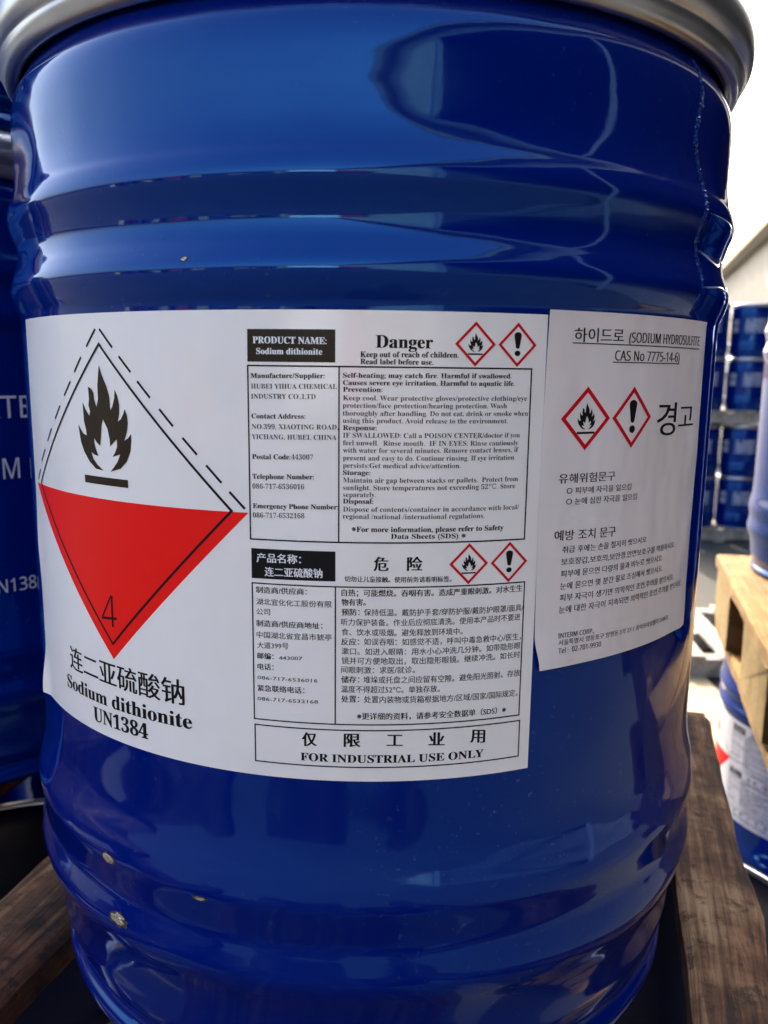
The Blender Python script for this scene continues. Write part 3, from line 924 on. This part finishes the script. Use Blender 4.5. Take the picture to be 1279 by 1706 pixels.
# --- chipped paint on the lower and upper hoops
def chip(s, t, ws, wt, rot, seed):
    for (sc_, lay, mt, nm) in ((1.0, 0.00012, M_CHIPD, 'paint_chip'), (0.72, 0.00028, M_CHIP, 'bare_metal')):
        vs = [on_wall(s + (0.12 * ws if sc_ < 1 else 0), t - (0.16 * wt if sc_ < 1 else 0), lay + 0.0001)]
        m_ = 22
        for i in range(m_):
            a = 2 * math.pi * i / m_
            rr = sc_ * (0.8 + 0.45 * noise.noise(Vector((math.cos(a) * 2 + seed, math.sin(a) * 2, sc_ * 3))))
            x, y = ws * rr * math.cos(a), wt * rr * math.sin(a)
            vs.append(on_wall(s + x * math.cos(rot) - y * math.sin(rot), t + x * math.sin(rot) + y * math.cos(rot), lay))
        fs = [(0, 1 + i, 1 + (i + 1) % m_) for i in range(m_)]
        link(nm, mesh(nm, vs, fs, mt, False), main)


chip(-115.5, -206.8, 6.0, 3.3, -0.06, 1.0)
chip(-111.7, -234.0, 7.2, 4.0, -0.06, 5.0)
chip(-66.4, -208.4, 4.2, 1.5, 0.0, 9.0)
chip(-65.95, 37.4, 2.0, 1.0, 0.3, 12.0)

# --- the plain stencilled drum and the labelled copies
def stencil_wrap(s, t, l):
    z = t / 180
    r = wall_r(z) * R + 0.0003
    th = s / 180
    return Vector((r * math.sin(th), -r * math.cos(th), (z + ZS) * R))


def deg(a): return math.radians(a) * 180


def stencil(parent, *a):
    q = Print()
    q.text(*a, 0, 7.0)
    q.build('stencil_text', M_STENCIL, parent, None, stencil_wrap)


proto = bare_drum('', None)
stencil(proto, 'RTE', 'G', deg(37.6), -36.0, deg(47.8), -36.0, 14.6)
stencil(proto, 'UM', 'G', deg(36.9), -78.5, deg(44.3), -78.5, 13.8)
stencil(proto, 'UN1384', 'G', deg(35.2), -160.2, deg(48.6), -160.2, 9.2)
protof = bare_drum('', None)
stencil(protof, '硫', 'CB', deg(-52), -30, deg(-32), -30, 52)
stencil(protof, '酸', 'CB', deg(-52), -92, deg(-32), -92, 52)
for i, tx in enumerate(['连二亚硫酸钠', 'SODIUM DITHIONITE', 'SODIUM DITHIONITE', 'UN1384']):
    stencil(protof, tx, 'CB' if i == 0 else 'GB', deg(-12), 0 - i * 32, deg(42), 0 - i * 32, 24)


def place(src, x, y, z, rz, label, group):
    d = copy_tree(src)
    d.location = (x, y, z)
    d.rotation_euler = (0, 0, rz)
    d['label'] = label
    d['group'] = group
    return d


WHERE = ['below the labelled drum at right', 'below the labelled drum at left', 'in the back left corner', 'in the back middle', 'left of the pallet middle', 'left of the back corner']
NEAR = 'blue drums stacked round the labelled one'
place(proto, -0.375, 0.24, BASE, 0, 'dark blue drum with white stencilled UN1384 at the left edge of the photo', NEAR)
place(proto, -0.375, 0.24, BASE + STEP, 0.3, 'blue drum stacked on top of the drum stencilled UN1384 at far left', NEAR)
place(proto, 0.004, 0.002, BASE + STEP, 1.9, 'blue drum standing on the lid of the labelled drum', NEAR)
for i, (x, y) in enumerate([(-0.265, 0.61), (0.112, 0.372), (0.215, 0.735)]):  # third drum is added, to darken what the right hand drums mirror
    place(proto, x, y, BASE, 1.0 + i, 'blue drum hidden %s the labelled drum on the same pallet' % ('behind and left of', 'straight behind', 'as an added reflection blocker two places behind')[i], NEAR)
    place(proto, x, y, BASE + STEP, 2.0 + i, 'blue drum one layer up, hidden %s the labelled drum' % ('behind and left of', 'straight behind', 'as an added reflection blocker two places behind')[i], NEAR)
for i, (x, y) in enumerate([(0.20, 0.10), (-0.30, 0.14), (-0.265, 0.58), (0.08, 0.52), (-0.68, 0.24), (-0.66, 0.63)]):
    place(proto, x, y, PB - STEP, 2.4 + i, 'blue drum %s in the layer just below the upper pallet' % WHERE[i], NEAR)
    place(proto, x, y, PB - 2 * STEP, 2.4 + i, 'blue drum %s in the ground layer' % WHERE[i], NEAR)

for i in range(1, 5):  # unseen row, added so its shadow darkens the yard in front
    for z, nm in ((BASE, 'middle layer'), (PB - STEP, 'second lowest layer'), (PB - 2 * STEP, 'ground layer')):
        place(proto, -0.375 - 0.42 * i, 0.24 + 0.12 * i, z, i, 'blue drum added for its shadow, %s left of frame, %s' % (['', 'first', 'second', 'third', 'fourth'][i], nm), NEAR)
# a labelled copy: the same wide label, without the Korean one, chips and seam
protol = bare_drum('', None)
copy_tree(lab, protol)
RG = 'blue drums of the right hand stack'
place(protof, 0.78, 0.745, BASE, 0.9, 'sunlit blue drum standing on the yellow pine pallet at the right edge', RG)
for z, nm in ((BASE, 'upper pallet layer'), (PB - STEP, 'second lowest layer'), (PB - 2 * STEP, 'ground layer')):  # unseen drums, added to keep the sunlit wood out of the reflections
    place(proto, 0.735, 0.37, z, 2.2, 'drum added to block reflections by the right hand stack, %s, just outside the frame' % nm, RG)
place(protol, 0.805, 0.85, PB - STEP - 0.005, -1.22, 'blue drum with a white hazard label under the yellow pine pallet', RG)
place(proto, 0.845, 0.80, PB - 2 * STEP, 2.9, 'lowest blue drum of the right hand stack, only its pale ring showing', RG)
FG = 'blue drums of the far stack'
for r_ in range(4):
    z = 0.13 + (r_ % 2) * STEP + (0 if r_ < 2 else 2 * STEP + 0.13)
    lev = ['bottom', 'second', 'third', 'top'][r_]
    for c_ in range(4):
        pos = ['left', 'middle left', 'middle right', 'right'][c_]
        place(protof, 2.61 + 0.385 * c_, 6.93 - 0.02 * c_, z, -0.42 + 0.05 * math.sin(3 * r_ + c_), '%s drum in the %s layer of the far stack across the yard' % (pos, lev), FG)
for z, nm in ((0, 'ground'), (0.13 + 2 * STEP, 'upper')):
    pallet((3.2, 6.92, z), 0, [(-0.8 + 0.27 * i, -0.8 + 0.27 * i + 0.2) for i in range(6)], -0.21, 0.75, M_GREYW, M_GREYW,
           '%s grey pallet of the far drum stack' % nm, 'pallets of the far stack', sw=0.09)
for pr in (proto, protof, protol):
    for ch in list(pr.children_recursive):
        bpy.data.objects.remove(ch)
    bpy.data.objects.remove(pr)

type_curve = TYPE.data
bpy.data.objects.remove(TYPE)
bpy.data.curves.remove(type_curve)

# ------------------------------------------------------------------ things behind the camera, met only as reflections
M_CARD = mat_flat('cardboard', (0.46, 0.30, 0.16), 0.8, vary=0.15, scale=4)
M_TRUCKR = mat_flat('red_cab_paint', (0.45, 0.02, 0.02), 0.3)
M_TRUCKW = mat_flat('white_truck_body', (0.75, 0.75, 0.75), 0.4)
M_RUB = mat_flat('tyre_rubber', (0.02, 0.02, 0.02), 0.8)
M_TARP = mat_flat('blue_cover', (0.02, 0.04, 0.16), 0.5, vary=0.2, scale=3)
random.seed(11)
for i in range(9):
    az = math.radians(-76 + 6.3 * i)
    d_ = 15
    x, y = d_ * math.sin(az), -0.465 - d_ * math.cos(az)
    h = random.choice((1.3, 1.7, 2.1))
    st = thing('goods_stack', (x, y, 0), -az, label='%s stack from the left in the row of %s goods across the yard' % (['first', 'second', 'third', 'fourth', 'fifth', 'sixth', 'seventh', 'eighth', 'ninth'][i], 'boxed' if i % 2 else 'covered'), cat='goods stack', group='goods stacked across the yard')
    link('pallet', box_mesh('pallet', -.6, .6, -.5, .5, 0, .13, M_GREYW), st)
    for k in range(2):
        for l in range(2):
            link('carton', box_mesh('carton', -.58 + .59 * k, -.01 + .59 * k, -.5, .5, .135 + l * (h - .13) / 2, .13 + (l + 1) * (h - .14) / 2, M_CARD if (i + k) % 2 else (M_TARP if i % 3 else M_TRUCKR), 0.02), st)
tr = thing('delivery_truck', (-3.6, -14.5, 0), 0.10, label='white box truck with a red cab parked across the yard behind the camera', cat='truck')
link('cargo_box', box_mesh('cargo_box', -2.2, 1.6, -1.1, 1.1, 0.9, 2.7, M_TRUCKW, 0.03), tr)
link('cab', box_mesh('cab', 1.7, 3.2, -1.0, 1.0, 0.6, 2.3, M_TRUCKR, 0.15), tr)
link('windscreen', box_mesh('windscreen', 3.16, 3.215, -0.85, 0.85, 1.35, 2.05, M_RUB, 0.0), tr)
link('chassis', box_mesh('chassis', -2.2, 3.0, -0.45, 0.45, 0.6, 0.85, M_RUB, 0.0), tr)
bm = bmesh.new()
bmesh.ops.create_cone(bm, cap_ends=True, segments=24, radius1=0.45, radius2=0.45, depth=0.28)
bmesh.ops.rotate(bm, verts=bm.verts, cent=(0, 0, 0), matrix=Matrix.Rotation(math.pi / 2, 3, 'X'))
wme = bpy.data.meshes.new('wheel')
bm.to_mesh(wme)
bm.free()
wme.materials.append(M_RUB)
for x, y in ((-1.4, -.95), (-1.4, .95), (2.4, -.95), (2.4, .95)):
    w_ = link('wheel', wme, tr)
    w_.location = (x, y, 0.45)
